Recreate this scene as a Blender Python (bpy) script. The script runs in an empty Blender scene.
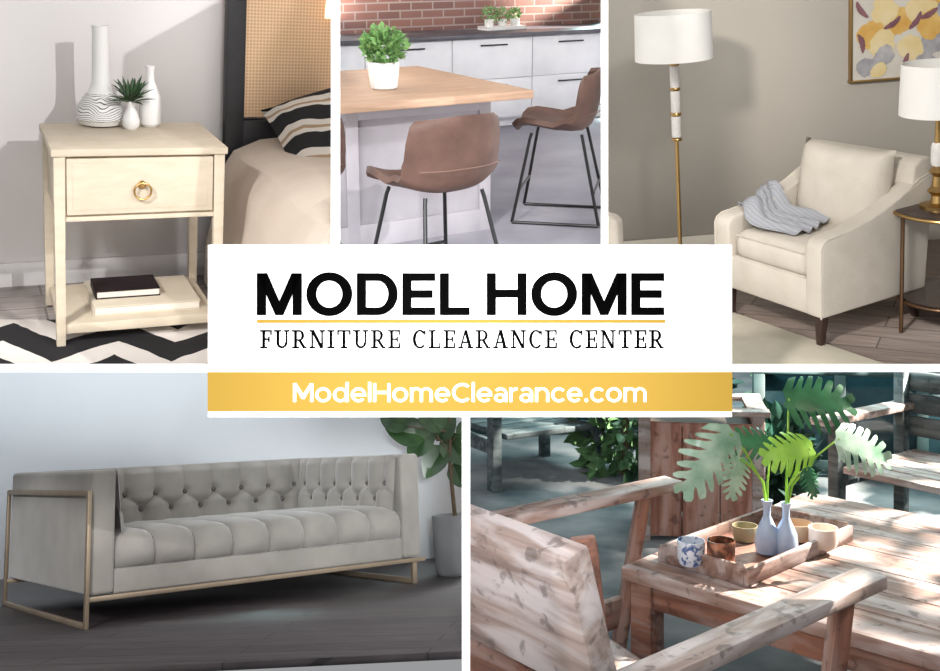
import bpy, bmesh, math, random
from mathutils import Vector as V, Matrix as MX
random.seed(7)
F=1100.0; CX=470.0; CY=200.0; DW=2.8
CAMP=math.radians(13.3)
EYE=V((0,0,1.8))
MC=MX.Translation(EYE)@MX.Rotation(-CAMP,4,'X')
COL=bpy.context.scene.collection
PI=math.pi
R=math.radians

# ------------------------------------------------------------------ rooms
class Room:
    def __init__(s,p,xv,h,sc,clips):
        p=R(p); rho=math.asin((xv-CX)/F*math.tan(p))
        s.A=MX.Rotation(-p,3,'X')@MX.Rotation(rho,3,'Y'); s.h=h; s.s=sc
        s.M=MC@s.A.transposed().to_4x4()@MX.Scale(sc,4)@MX.Translation((0,0,-h))
        s.clips=clips; s.tops=[]
    def ray(s,px,py): return s.A@V((px-CX,F,CY-py))
    def g(s,px,py,z=0.0):
        r=s.ray(px,py); t=(z-s.h)/r.z
        return V((r.x*t,r.y*t,z))
    def at(s,px,py,Y):
        r=s.ray(px,py); t=Y/r.y
        return V((r.x*t,Y,s.h+r.z*t))
    def onplane(s,px,py,P,d):
        n=V((-d.y,d.x,0)); r=s.ray(px,py); e=V((0,0,s.h))
        t=V((P.x,P.y,0)).dot(n)/r.dot(n)
        return e+r*t
RA=Room(13.3,130,1.30,1.0,[('xr',331.3),('yb',364.3)])
RB=Room(13.3,470,1.79,0.56,[('xl',339.7),('xr',601.3),('yb',364.3)])
RC=Room(13.3,830,1.73,0.72,[('xl',607.7),('yb',364.3)])
RD=Room(-12.5,230,0.79,0.65,[('xr',462.3),('yt',371.7)])
RE=Room(0,470,1.41,1.75,[('xl',469.7),('yt',371.7)])
RF=Room(0,470,0.0,1.0,[])
CUR=RF

# ------------------------------------------------------------------ materials
def lin(c):
    return tuple([((x/255)/12.92 if x/255<=0.04045 else ((x/255+0.055)/1.055)**2.4) for x in c])+(1,)
class NT:
    def __init__(s,name,rough=.5,metal=0):
        s.m=bpy.data.materials.new(name); s.m.use_nodes=True
        s.t=s.m.node_tree; s.b=s.t.nodes['Principled BSDF']
        s.b.inputs['Roughness'].default_value=rough; s.b.inputs['Metallic'].default_value=metal
        s.tc=s.t.nodes.new('ShaderNodeTexCoord')
    def n(s,ty,**k):
        x=s.t.nodes.new(ty)
        for a,b in k.items(): setattr(x,a,b)
        return x
    def l(s,a,b): s.t.links.new(a,b)
    def map(s,sc=(1,1,1),rot=(0,0,0)):
        m=s.n('ShaderNodeMapping'); m.inputs['Scale'].default_value=sc; m.inputs['Rotation'].default_value=rot
        s.l(s.tc.outputs['Object'],m.inputs['Vector']); return m.outputs[0]
    def noise(s,vec,scale,detail=4,dist=0):
        n=s.n('ShaderNodeTexNoise'); n.inputs['Scale'].default_value=scale; n.inputs['Detail'].default_value=detail
        n.inputs['Distortion'].default_value=dist
        s.l(vec,n.inputs['Vector']); return n.outputs['Fac']
    def ramp(s,fac,stops):
        r=s.n('ShaderNodeValToRGB'); e=r.color_ramp.elements
        while len(e)<len(stops): e.new(0.5)
        for i,(p,c) in enumerate(stops): e[i].position=p; e[i].color=lin(c)
        s.l(fac,r.inputs[0]); return r.outputs[0]
    def math(s,op,a,b=None):
        n=s.n('ShaderNodeMath',operation=op)
        for i,x in enumerate((a,b)):
            if x is None: continue
            if isinstance(x,(int,float)): n.inputs[i].default_value=x
            else: s.l(x,n.inputs[i])
        return n.outputs[0]
    def mix(s,fac,a,b,bt='MIX'):
        n=s.n('ShaderNodeMix',data_type='RGBA',blend_type=bt)
        for i,x in ((0,fac),(6,a),(7,b)):
            if isinstance(x,(int,float)): n.inputs[i].default_value=x
            elif isinstance(x,tuple): n.inputs[i].default_value=x
            else: s.l(x,n.inputs[i])
        return n.outputs[2]
    def col(s,c):
        if isinstance(c,tuple): s.b.inputs['Base Color'].default_value=c
        else: s.l(c,s.b.inputs['Base Color'])
    def bump(s,h,st,d=.01):
        b=s.n('ShaderNodeBump'); b.inputs['Strength'].default_value=st; b.inputs['Distance'].default_value=d
        s.l(h,b.inputs['Height']); s.l(b.outputs[0],s.b.inputs['Normal'])
def mt(name,c1,c2=None,rough=.5,metal=0,scale=6,stretch=(1,1,1),bump=0,bs=80,emit=0,bd=.004,spec=None,ecol=None):
    n=NT(name,rough,metal)
    if c2 is None: c2=tuple(max(0,x*.93) for x in c1)
    v=n.map(stretch); f=n.noise(v,scale)
    c=n.ramp(f,[(.3,c1),(.7,c2)]); n.col(c)
    if bump: n.bump(n.noise(v,bs,6),bump,bd)
    if spec is not None: n.b.inputs['Specular IOR Level'].default_value=spec
    if emit:
        n.b.inputs['Emission Color'].default_value=lin(ecol or c1); n.b.inputs['Emission Strength'].default_value=emit
    return n.m
def woodm(name,cs,rough=.5,axis=0,scale=5,bump=.2,st=10,blot=.3,worn=None):
    n=NT(name,rough); sc=[st,st,st]; sc[axis]=1
    v=n.map(tuple(sc)); f=n.noise(v,scale,6,.4)
    k=len(cs); c=n.ramp(f,[(.3+.4*i/(k-1),cs[i]) for i in range(k)])
    v2=n.map(); f2=n.noise(v2,3.5,3); c=n.mix(blot,c,n.ramp(f2,[(.35,cs[0]),(.65,cs[-1])]))
    if worn:
        s2=[7,7,7]; s2[axis]=1.3
        f3=n.noise(n.map(tuple(s2)),2.8,9,.6)
        w_=n.n('ShaderNodeMapRange'); w_.inputs[1].default_value=.44; w_.inputs[2].default_value=.60; n.l(f3,w_.inputs[0])
        c=n.mix(n.math('MULTIPLY',w_.outputs[0],.72),c,lin(worn))
        f4=n.noise(n.map((2,2,2)),14,8,.3)
        w4=n.n('ShaderNodeMapRange'); w4.inputs[1].default_value=.58; w4.inputs[2].default_value=.66; n.l(f4,w4.inputs[0])
        c=n.mix(n.math('MULTIPLY',w4.outputs[0],.5),c,lin(tuple(x*.5 for x in cs[-1])))
    n.col(c); n.bump(f,bump,.004); return n.m
def plankm(name,c1,c2,mort,w=1.2,h=.13,rough=.4,rot=0):
    n=NT(name,rough); v=n.map(rot=(0,0,rot))
    b=n.n('ShaderNodeTexBrick'); b.inputs['Scale'].default_value=1; b.inputs['Brick Width'].default_value=w
    b.inputs['Row Height'].default_value=h; b.inputs['Mortar Size'].default_value=.004
    b.inputs['Color1'].default_value=lin(c1); b.inputs['Color2'].default_value=lin(c2); b.inputs['Mortar'].default_value=lin(mort)
    n.l(v,b.inputs['Vector'])
    m=n.n('ShaderNodeMapping'); m.inputs['Scale'].default_value=(1.5,14,1); n.l(v,m.inputs[0])
    f=n.noise(m.outputs[0],3,8,1)
    g=n.ramp(f,[(.3,(150,150,150)),(.7,(255,255,255))])
    n.col(n.mix(.6,b.outputs['Color'],g,'MULTIPLY')); return n.m

# ------------------------------------------------------------------ mesh builder
class B:
    def __init__(s): s.bm=bmesh.new()
    def box(s,c,size,bev=0,rot=None,seg=2):
        vs=bmesh.ops.create_cube(s.bm,size=1)['verts']
        m=MX.Translation(V(c))@(rot.to_4x4() if rot else MX.Identity(4))@MX.Diagonal((size[0],size[1],size[2],1))
        bmesh.ops.transform(s.bm,matrix=m,verts=vs)
        if bev:
            es=list({e for v in vs for e in v.link_edges})
            bmesh.ops.bevel(s.bm,geom=es,offset=min(bev,min(size)*.48),segments=seg,affect='EDGES',profile=.5,clamp_overlap=True)
        return s
    def hexa(s,p,bev=0):
        v=[s.bm.verts.new(q) for q in p]
        fs=[s.bm.faces.new([v[i] for i in f]) for f in ((0,3,2,1),(4,5,6,7),(0,1,5,4),(1,2,6,5),(2,3,7,6),(3,0,4,7))]
        if bev: bmesh.ops.bevel(s.bm,geom=list({e for f in fs for e in f.edges}),offset=bev,segments=2,affect='EDGES',profile=.5,clamp_overlap=True)
        return s
    def tleg(s,a,ra,b,rb,bev=.002):
        a=V(a);b=V(b)
        q=[(-1,-1),(1,-1),(1,1),(-1,1)]
        return s.hexa([a+V((x*ra,y*ra,0)) for x,y in q]+[b+V((x*rb,y*rb,0)) for x,y in q],bev)
    def tube(s,pts,r,seg=10,cap=True,closed=False):
        pts=[V(p) for p in pts]; n=len(pts); rr=r if isinstance(r,(list,tuple)) else [r]*n
        rings=[]; up=None
        for i,p in enumerate(pts):
            if closed: d=pts[(i+1)%n]-pts[i-1]
            else: d=pts[min(i+1,n-1)]-pts[max(i-1,0)]
            d.normalize()
            if up is None: up=V((0,0,1)) if abs(d.z)<.9 else V((1,0,0))
            a=(up-d*up.dot(d)).normalized(); b=d.cross(a); up=a
            rings.append([s.bm.verts.new(p+(a*math.cos(t*2*PI/seg)+b*math.sin(t*2*PI/seg))*rr[i]) for t in range(seg)])
        for i in range(n if closed else n-1):
            A=rings[i];C=rings[(i+1)%n]
            for t in range(seg): s.bm.faces.new((A[t],A[(t+1)%seg],C[(t+1)%seg],C[t]))
        if cap and not closed:
            s.bm.faces.new(rings[0][::-1]); s.bm.faces.new(rings[-1])
        return s
    def lathe(s,prof,seg=32,c=(0,0,0),ripple=0,nr=12):
        c=V(c); rings=[]
        for r,z in prof:
            rings.append([s.bm.verts.new(c+V((math.cos(t*2*PI/seg)*r*(1+ripple*math.cos(nr*t*2*PI/seg)),math.sin(t*2*PI/seg)*r*(1+ripple*math.cos(nr*t*2*PI/seg)),z))) for t in range(seg)])
        for i in range(len(prof)-1):
            A=rings[i];C=rings[i+1]
            for t in range(seg): s.bm.faces.new((A[t],A[(t+1)%seg],C[(t+1)%seg],C[t]))
        s.bm.faces.new(rings[0][::-1]); s.bm.faces.new(rings[-1])
        return s
    def grid(s,P):
        v=[[s.bm.verts.new(p) for p in row] for row in P]
        for i in range(len(P)-1):
            for j in range(len(P[0])-1): s.bm.faces.new((v[i][j],v[i+1][j],v[i+1][j+1],v[i][j+1]))
        return v
    def sheet(s,P,th):
        ni=len(P);nj=len(P[0]);N=[]
        for i in range(ni):
            r=[]
            for j in range(nj):
                a=P[min(i+1,ni-1)][j]-P[max(i-1,0)][j]; b=P[i][min(j+1,nj-1)]-P[i][max(j-1,0)]
                r.append(a.cross(b).normalized())
            N.append(r)
        Q=[[P[i][j]+N[i][j]*th for j in range(nj)] for i in range(ni)]
        a=s.grid(P); b=s.grid([row for row in Q])
        for i in range(ni-1):
            for j in (0,nj-1): s.bm.faces.new((a[i][j],a[i+1][j],b[i+1][j],b[i][j]))
        for j in range(nj-1):
            for i in (0,ni-1): s.bm.faces.new((a[i][j],a[i][j+1],b[i][j+1],b[i][j]))
        return s
    def prism(s,poly,x0,x1,bev=0,seg=3):
        a=[s.bm.verts.new((x0,y,z)) for y,z in poly]; b=[s.bm.verts.new((x1,y,z)) for y,z in poly]
        fs=[s.bm.faces.new(a),s.bm.faces.new(b[::-1])]; n=len(poly)
        for i in range(n): fs.append(s.bm.faces.new((a[i],b[i],b[(i+1)%n],a[(i+1)%n])))
        if bev: bmesh.ops.bevel(s.bm,geom=list({e for f in fs for e in f.edges}),offset=bev,segments=seg,affect='EDGES',profile=.5,clamp_overlap=True)
        return s
    def ball(s,c,r,seg=16,sc=(1,1,1)):
        vs=bmesh.ops.create_uvsphere(s.bm,u_segments=seg,v_segments=seg//2+2,radius=r)['verts']
        bmesh.ops.transform(s.bm,matrix=MX.Translation(V(c))@MX.Diagonal((*sc,1)),verts=vs); return s
    def torus(s,c,Rr,r,ax='y',n=32):
        p=[]
        for i in range(n):
            t=i*2*PI/n; a=math.cos(t)*Rr;b=math.sin(t)*Rr
            p.append(V(c)+(V((a,0,b)) if ax=='y' else V((a,b,0)) if ax=='z' else V((0,a,b))))
        return s.tube(p,r,8,closed=True)
    def leaf(s,M4,L,W,n=6,droop=.2,fold=.15):
        P=[]
        for i in range(n+1):
            t=i/n; w=W*(math.sin(PI*min(1,t**.8*1.0))**.75 if 0<t<1 else .02)
            P.append([M4@V((u*w/2,t*L,abs(u)*w*fold-droop*L*t*t)) for u in (-1,-.5,0,.5,1)])
        s.grid(P); return s
    def foliage(s,c,rad,n,ll,lw,sc=(1,1,1),seed=1,up=.3):
        rd=random.Random(seed); c=V(c)
        for _ in range(n):
            d=V((rd.gauss(0,1),rd.gauss(0,1),rd.gauss(0,1))).normalized()
            p=c+V((d.x*sc[0],d.y*sc[1],d.z*sc[2]))*rad*(rd.random()**.4)
            y=(d+V((rd.uniform(-.5,.5),rd.uniform(-.5,.5),up+rd.uniform(-.4,.4)))).normalized()
            x=y.cross(V((rd.uniform(-1,1),rd.uniform(-1,1),rd.uniform(-1,1)))).normalized(); z=x.cross(y)
            m=MX((x,y,z)).transposed().to_4x4(); m.translation=p
            k=rd.uniform(.7,1.2); s.leaf(m,ll*k,lw*k,3)
        return s
def frame(y,nrm,p):
    y=V(y).normalized(); z=V(nrm); z=(z-y*z.dot(y)).normalized(); x=y.cross(z)
    m=MX((x,y,z)).transposed().to_4x4(); m.translation=V(p); return m

# ------------------------------------------------------------------ objects
def props(o,label=None,cat=None,group=None,kind=None):
    if label: o['label']=label
    if cat: o['category']=cat
    if group: o['group']=group
    if kind: o['kind']=kind
def obj(name,b,mat,parent=None,loc=None,rotz=0,label=None,cat=None,group=None,kind=None,sub=None,ang=35,rot=None):
    if sub is not None: bmesh.ops.translate(b.bm,verts=b.bm.verts,vec=-V(sub))
    bmesh.ops.recalc_face_normals(b.bm,faces=b.bm.faces)
    me=bpy.data.meshes.new(name); b.bm.to_mesh(me); b.bm.free()
    me.polygons.foreach_set('use_smooth',[True]*len(me.polygons))
    me.set_sharp_from_angle(angle=R(ang))
    for m in (mat if isinstance(mat,list) else [mat]): me.materials.append(m)
    o=bpy.data.objects.new(name,me); COL.objects.link(o)
    if parent: o.parent=parent
    else: CUR.tops.append(o)
    if loc is not None: o.location=loc
    o.rotation_euler=rot if rot else (0,0,rotz)
    props(o,label,cat,group,kind); return o
def thing(name,label,cat,loc=(0,0,0),rotz=0,group=None):
    o=bpy.data.objects.new(name,None); COL.objects.link(o); o.location=loc; o.rotation_euler=(0,0,rotz)
    props(o,label,cat,group); CUR.tops.append(o); return o
def dup(root,loc,rotz,label):
    r=root.copy(); COL.objects.link(r); r.location=loc; r.rotation_euler=(0,0,rotz); r['label']=label; CUR.tops.append(r)
    for ch in list(root.children):
        c=ch.copy(); COL.objects.link(c); c.parent=r
        for gch in list(ch.children):
            d=gch.copy(); COL.objects.link(d); d.parent=c
    return r
def pk(name,p0,p1,w_,t_,up,mat,par,rt):      # a plank part with its grain along its own x axis
    p0=V(p0)-V(rt);p1=V(p1)-V(rt);x=(p1-p0);Ln=x.length;x.normalize();z=V(up);z=(z-x*z.dot(x)).normalized();y=z.cross(x)
    b=B();b.box((0,0,0),(Ln,w_,t_),.006);o=obj(name,b,mat,par)
    m=MX((x,y,z)).transposed().to_4x4();m.translation=(p0+p1)/2;o.matrix_basis=m;return o
def rotl(a,x,y): return V((math.cos(a)*x-math.sin(a)*y,math.sin(a)*x+math.cos(a)*y,0))
def spot(room,loc,tgt,power,cone=50,col=(1,1,1),rad=.15,blend=.4):
    l=bpy.data.lights.new('spot_lamp','SPOT'); l.energy=power*room.s**2; l.spot_size=R(cone); l.spot_blend=blend; l.color=col; l.shadow_soft_size=rad*room.s
    o=bpy.data.objects.new('spot_lamp',l); COL.objects.link(o)
    p=room.M@V(loc); t=room.M@V(tgt); o.location=p; o.rotation_euler=(t-p).to_track_quat('-Z','Y').to_euler()
    return o
def area(room,loc,tgt,power,size,col=(1,1,1)):
    l=bpy.data.lights.new('area_lamp','AREA'); l.energy=power*room.s**2; l.shape='DISK'; l.size=size*room.s; l.color=col
    o=bpy.data.objects.new('area_lamp',l); COL.objects.link(o)
    p=room.M@V(loc); t=room.M@V(tgt); o.location=p; o.rotation_euler=(t-p).to_track_quat('-Z','Y').to_euler(); return o

BRASS=mt('brass',(186,154,100),(166,134,84),.35,1.0)
BLACK=mt('black_metal',(28,28,30),(22,22,24),.4,.3)
WHITE=mt('white_ceramic',(236,234,232),(228,226,224),.4)

# ================================================================== FRAME + BANNER
CUR=RF
def fp(px,py,Y): return V(((px-CX)/F*Y,Y,(CY-py)/F*Y))
BOARDW=mt('glowing_white_board',(255,255,255),(252,252,252),.9,emit=.5,spec=0)  # glow put into the material keeps board and dividers flat white
def divider(x0,x1,y0,y1,Yb,nm):
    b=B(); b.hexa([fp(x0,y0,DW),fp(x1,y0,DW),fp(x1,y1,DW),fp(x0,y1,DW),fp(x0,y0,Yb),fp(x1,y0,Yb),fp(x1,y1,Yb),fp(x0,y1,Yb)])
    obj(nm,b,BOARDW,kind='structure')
divider(331,340,-60,364,6.3,'wall_left')
divider(601,608,-60,364,6.3,'wall_right')
divider(-60,1000,364,372,4.4,'wall_middle')
divider(462,470,372,730,4.8,'wall_lower')
root=thing('banner_sign','white furniture clearance banner board with gold band across its lower part','sign',fp(470,331,DW-.03))
K=(DW-.03)/F
def bp(x,y): return V(((x-470)*K,0,(331-y)*K))
def prect(b,x0,y0,x1,y1,d0,d1):
    c=(bp(x0,y0)+bp(x1,y1))/2; b.box((c.x,(d0+d1)/2,c.z),(abs(x1-x0)*K,abs(d1-d0),abs(y1-y0)*K))
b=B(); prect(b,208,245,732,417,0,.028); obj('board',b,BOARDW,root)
GOLD=mt('glowing_gold_band',(118,94,44),(116,92,43),.95,spec=0,emit=.62,ecol=(226,184,76))  # base darkened and glow added so the gold looks evenly lit
b=B(); prect(b,208,372,732,411,-.004,0); obj('glowing_gold_band',b,GOLD,root)
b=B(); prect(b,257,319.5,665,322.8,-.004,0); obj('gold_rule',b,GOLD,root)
INK=mt('black_ink',(6,6,6),(4,4,4),1.0,spec=0); WINK=mt('glowing_white_ink',(255,255,255),(252,252,252),.9,emit=.4,spec=0)  # the white lettering gets an added glow too
class Pen:
    def __init__(s,d=-.004): s.b=B(); s.d=d
    def poly(s,pts):
        a=[s.b.bm.verts.new(bp(x,y)+V((0,s.d,0))) for x,y in pts]; c=[s.b.bm.verts.new(bp(x,y)+V((0,s.d+.003,0))) for x,y in pts]
        s.b.bm.faces.new(a); n=len(a)
        for i in range(n): s.b.bm.faces.new((a[i],a[(i+1)%n],c[(i+1)%n],c[i]))
    def rect(s,x0,y0,x1,y1): s.poly([(x0,y0),(x1,y0),(x1,y1),(x0,y1)])
    def line(s,x0,y0,x1,y1,w): s.poly([(x0-w/2,y0),(x0+w/2,y0),(x1+w/2,y1),(x1-w/2,y1)])
    def arc(s,cx,cy,rx,ry,a0,a1,tx,ty,n=24):
        for i in range(n):
            p=R(a0+(a1-a0)*i/n);q=R(a0+(a1-a0)*(i+1)/n)
            s.poly([(cx+rx*math.cos(p),cy-ry*math.sin(p)),(cx+rx*math.cos(q),cy-ry*math.sin(q)),(cx+(rx-tx)*math.cos(q),cy-(ry-ty)*math.sin(q)),(cx+(rx-tx)*math.cos(p),cy-(ry-ty)*math.sin(p))])
P=Pen(); T=273.0;Bm=315.0;H=42.0;S=9.3
def Mx(c,x):
    w=45
    if c=='M':
        P.rect(x,T,x+S,Bm);P.rect(x+w-S,T,x+w,Bm)
        P.poly([(x,T),(x+S+1,T),(x+w/2,Bm-14),(x+w/2,Bm),(x+w/2-4,Bm)]);P.poly([(x+w,T),(x+w-S-1,T),(x+w/2,Bm-14),(x+w/2,Bm),(x+w/2+4,Bm)])
    elif c=='O': w=46;P.arc(x+w/2,(T+Bm)/2,w/2,H/2+1,0,360,S+.7,S-.8,48)
    elif c=='D':
        w=41;P.rect(x,T,x+S,Bm);P.rect(x+S,T,x+w-20,T+S-1.5);P.rect(x+S,Bm-S+1.5,x+w-20,Bm);P.arc(x+w-20,(T+Bm)/2,20,H/2,-90,90,S+.3,S-1.5,30)
    elif c=='E':
        w=33;P.rect(x,T,x+S,Bm)
        for y in (T,T+17,Bm-7.8): P.rect(x+S,y,x+w-(2.5 if y==T+17 else 0),y+7.8)
    elif c=='L': w=30;P.rect(x,T,x+S,Bm);P.rect(x+S,Bm-7.8,x+w,Bm)
    elif c=='H': w=40;P.rect(x,T,x+S,Bm);P.rect(x+w-S,T,x+w,Bm);P.rect(x+S,T+16.5,x+w-S,T+24.5)
    elif c==' ': w=8
    return w
x=257.
ws={'M':45,'O':46,'D':41,'E':33,'L':30,'H':40,' ':8}
txt='MODEL HOME'; tot=sum(ws[c] for c in txt); gap=(407-tot)/(len(txt)-1)
for c in txt:
    x+=Mx(c,x)+gap
    if c==' ': obj('headline_word',P.b,INK,root); P=Pen()
obj('headline_word',P.b,INK,root)
P=Pen(); T=329.8;Bm=348.2
SW={'F':11.5,'U':15,'R':14.5,'N':15.5,'I':7,'T':13.5,'E':12,'C':13.5,'L':12,'A':15,' ':7}
def Sx(c,x):
    w=SW[c];s=2.8;h=1.7;m=(T+Bm)/2
    def ser(cx,y,l=7.4): P.rect(cx-l/2,y,cx+l/2,y+h)
    if c in 'FEL':
        P.rect(x+2,T,x+2+s,Bm);ser(x+3.4,Bm-h);ser(x+3.4,T)
        if c!='L': P.rect(x+2,T,x+w,T+h);P.rect(x+w-h,T,x+w,T+5);P.rect(x+4,m-h/2,x+w-2.5,m+h/2);P.rect(x+w-3.7,m-2.8,x+w-2.1,m+2.8)
        if c!='F': P.rect(x+2,Bm-h,x+w,Bm);P.rect(x+w-h,Bm-5.5,x+w,Bm)
    elif c=='U': P.rect(x+2,T,x+2+s,Bm-6);P.rect(x+w-3.8,T,x+w-2,Bm-6);ser(x+3.2,T);ser(x+w-2.8,T,5.8);P.arc(x+w/2,Bm-6,w/2-2,6,180,360,2.5,2.2,16)
    elif c=='R': P.rect(x+2,T,x+2+s,Bm);ser(x+3.4,Bm-h);ser(x+3.2,T);P.rect(x+2,T,x+7,T+h);P.rect(x+2,m,x+7,m+h);P.arc(x+7,(T+m+h)/2,5,(m+h-T)/2,-90,90,2.8,h,14);P.line(x+7,m+.5,x+w-2,Bm,3.0);P.rect(x+w-4,Bm-h,x+w,Bm)
    elif c=='N': P.rect(x+2,T,x+3.8,Bm);P.rect(x+w-3.6,T,x+w-1.8,Bm);P.line(x+3,T,x+w-3,Bm,3.2);ser(x+2.9,Bm-h,5.8);ser(x+2,T,4);ser(x+w-2.7,T,5.8)
    elif c=='I': P.rect(x+2,T,x+2+s,Bm);ser(x+3.4,T);ser(x+3.4,Bm-h)
    elif c=='T': P.rect(x+w/2-s/2,T,x+w/2+s/2,Bm);P.rect(x,T,x+w,T+h);P.rect(x,T,x+h,T+5);P.rect(x+w-h,T,x+w,T+5);ser(x+w/2,Bm-h)
    elif c=='C': P.arc(x+7.3,m,7.1,(Bm-T)/2+.3,42,318,3.1,1.9,26);P.rect(x+w-2,T+.3,x+w-.3,T+5.3)
    elif c=='A': P.line(x+w/2,T,x+2.5,Bm,1.9);P.line(x+w/2,T,x+w-2.8,Bm,3.2);P.rect(x+4,m+2.3,x+w-4,m+2.3+h);ser(x+2.6,Bm-h,5.2);ser(x+w-2.7,Bm-h,5.9)
x=260.5;txt='FURNITURE CLEARANCE CENTER';gap=(403-sum(SW[c] for c in txt))/(len(txt)-1)
for c in txt:
    Sx(c,x);x+=SW[c]+gap
    if c==' ': obj('tagline_word',P.b,INK,root); P=Pen()
obj('tagline_word',P.b,INK,root)
P=Pen(-.0065); BL=401.5; CT=383.0; XT=387.3; s=2.9; xc=(BL+XT)/2; xr=(BL-XT)/2+.2
WWd={'M':20,'o':15.6,'d':15.6,'e':15.2,'l':2.9,'H':17,'m':22.5,'C':17.5,'a':13,'r':8.4,'n':14,'c':13.6,'.':3.8}
def Wx(c,x):
    w=WWd[c]
    if c=='M':
        P.rect(x,CT,x+s,BL);P.rect(x+w-s,CT,x+w,BL);P.poly([(x,CT),(x+s+.4,CT),(x+w/2,BL-7.5),(x+w/2,BL-3),(x+w/2-1.4,BL-3)]);P.poly([(x+w,CT),(x+w-s-.4,CT),(x+w/2,BL-7.5),(x+w/2,BL-3),(x+w/2+1.4,BL-3)])
    elif c=='H': P.rect(x,CT,x+s,BL);P.rect(x+w-s,CT,x+w,BL);P.rect(x+s,(CT+BL)/2-1.6,x+w-s,(CT+BL)/2+1.2)
    elif c=='o': P.arc(x+w/2,xc,w/2,xr,0,360,s,s-.4,32)
    elif c=='d': P.arc(x+w/2-.4,xc,w/2-.4,xr,0,360,s,s-.4,32);P.rect(x+w-s,CT-1.2,x+w,BL)
    elif c=='e': P.arc(x+w/2,xc,w/2,xr,0,318,s,s-.4,30);P.rect(x+2,xc-1.0,x+w-.1,xc+1.3)
    elif c=='c': P.arc(x+w/2+.8,xc,w/2+.8,xr,42,318,s,s-.4,28)
    elif c=='C': P.arc(x+w/2+1.3,(CT+BL)/2,w/2+1.3,(BL-CT)/2+.3,45,315,s+.1,s-.2,32)
    elif c=='l': P.rect(x,CT-1.2,x+s,BL)
    elif c=='n': P.rect(x,XT,x+s,BL);P.rect(x+w-s,XT+6.2,x+w,BL);P.arc(x+w/2,XT+6.2,w/2,6.5,0,180,s,s-.5,20)
    elif c=='m':
        h_=w/2+s/2;P.rect(x,XT,x+s,BL)
        for k_ in (0,1): P.rect(x+k_*(w/2-s/2)+h_-s,XT+5.6,x+k_*(w/2-s/2)+h_,BL);P.arc(x+k_*(w/2-s/2)+h_/2,XT+5.6,h_/2,5.9,0,180,s,s-.5,18)
    elif c=='r': P.rect(x,XT,x+s,BL);P.arc(x+w-.2,XT+6.2,w-.2,6.4,90,180,s,s-.4,12)
    elif c=='a': P.rect(x+w-s,XT+5.4,x+w,BL);P.arc(x+w/2-.2,XT+5.4,w/2+.2,5.6,0,145,s,s-.4,18);P.arc(x+w/2-.8,BL-4.1,w/2-.6,4.4,0,360,s,s-.8,24)
    elif c=='.': P.arc(x+w/2,BL-1.7,1.9,1.9,0,360,1.88,1.88,14)
txt='ModelHomeClearance.com';gap=(352.5-sum(WWd[c] for c in txt))/(len(txt)-1);x=293.5
for c in txt: Wx(c,x);x+=WWd[c]+gap
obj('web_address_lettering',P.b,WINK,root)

# ================================================================== ROOM A : nightstand
CUR=RA
FL=RA.g(56,350);FR=RA.g(222,335.5)
d=(FR-FL);W=d.length;a=math.atan2(d.y,d.x);D=.42;HN=.613
cen=FL+rotl(a,W/2,D/2)
wd=rotl(a,1,0);wn=rotl(a,0,1)
WP=FL+rotl(a,0,D+.24)
def slab_local(name,org,ang,x0,x1,y0,y1,z0,z1,mat,kind='structure',**k):
    b=B();b.box(((x0+x1)/2,(y0+y1)/2,(z0+z1)/2),(x1-x0,y1-y0,z1-z0));return obj(name,b,mat,loc=org,rotz=ang,kind=kind,**k)
WALLA=mt('white_wall',(246,243,242),(243,239,238),.85,scale=2)
slab_local('wall_back',(WP.x,WP.y,0),a,-1.2,3,0,.05,-.02,2.2,WALLA)
slab_local('baseboard_back',(WP.x,WP.y,0),a,-1.2,3,-.015,-.001,0,.085,mt('baseboard_white',(240,238,238),None,.6))
slab_local('floor',(WP.x,WP.y,0),a,-1.2,3,-1.8,0,-.03,0,plankm('floor_grey_wood',(170,160,154),(154,144,140),(120,112,108),rough=.5))
n=NT('chevron_rug',.95);sx=n.n('ShaderNodeSeparateXYZ');n.l(n.map(),sx.inputs[0])
zz=n.math('PINGPONG',sx.outputs[0],.17);wob=n.noise(n.map(),7,2)
val=n.math('ADD',n.math('ADD',sx.outputs[1],n.math('MULTIPLY',zz,1.0)),n.math('MULTIPLY',wob,.05));fr=n.math('FRACT',n.math('MULTIPLY',val,3.6))
st=n.math('GREATER_THAN',fr,.56);c=n.mix(st,lin((28,26,28)),lin((214,206,200)));n.col(c);n.bump(n.noise(n.map(),400),.5,.004)
b=B();b.box((.9,-1.1,.004),(3.4,1.42,.008),.003);obj('zigzag_rug',b,n.m,loc=(WP.x,WP.y,0),rotz=a-.25,label='black and white zigzag patterned area rug under the cream nightstand',cat='rug')
RAF=mt('cream_raffia',(204,191,171),(195,181,160),.65,scale=16,stretch=(1,1,3),bump=.15,bs=250)
t=thing('nightstand','cream one-drawer nightstand with brass ring pull and open lower shelf','nightstand',(cen.x,cen.y,.008),a)
hw,hd=W/2,D/2
for sx_ in (-1,1):
    for sy in (-1,1):
        b=B();b.tleg((sx_*(hw-.016),sy*(hd-.016),0),.013,(sx_*(hw-.018),sy*(hd-.018),.595),.0165);obj('leg',b,RAF,t)
b=B();b.box((0,0,HN-.011),(W+.012,D+.012,.022),.003);obj('top',b,RAF,t)
b=B();b.box((0,.003,.49),(W-.03,D-.03,.2),.002);b.box((0,-hd+.018,.397),(W-.06,.02,.014),.002);obj('case',b,RAF,t)
b=B();b.box((0,-hd+.012,.497),(W-.074,.018,.172),.003);b.box((0,-hd+.004,.497),(W-.105,.006,.142),.002);dr=obj('drawer',b,RAF,t)
b=B();b.lathe([(.013,0),(.013,.004),(.008,.008),(.005,.016)],20)
for v in b.bm.verts: v.co=V((v.co.x,-hd+.001-v.co.z,v.co.y+.5))
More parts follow.
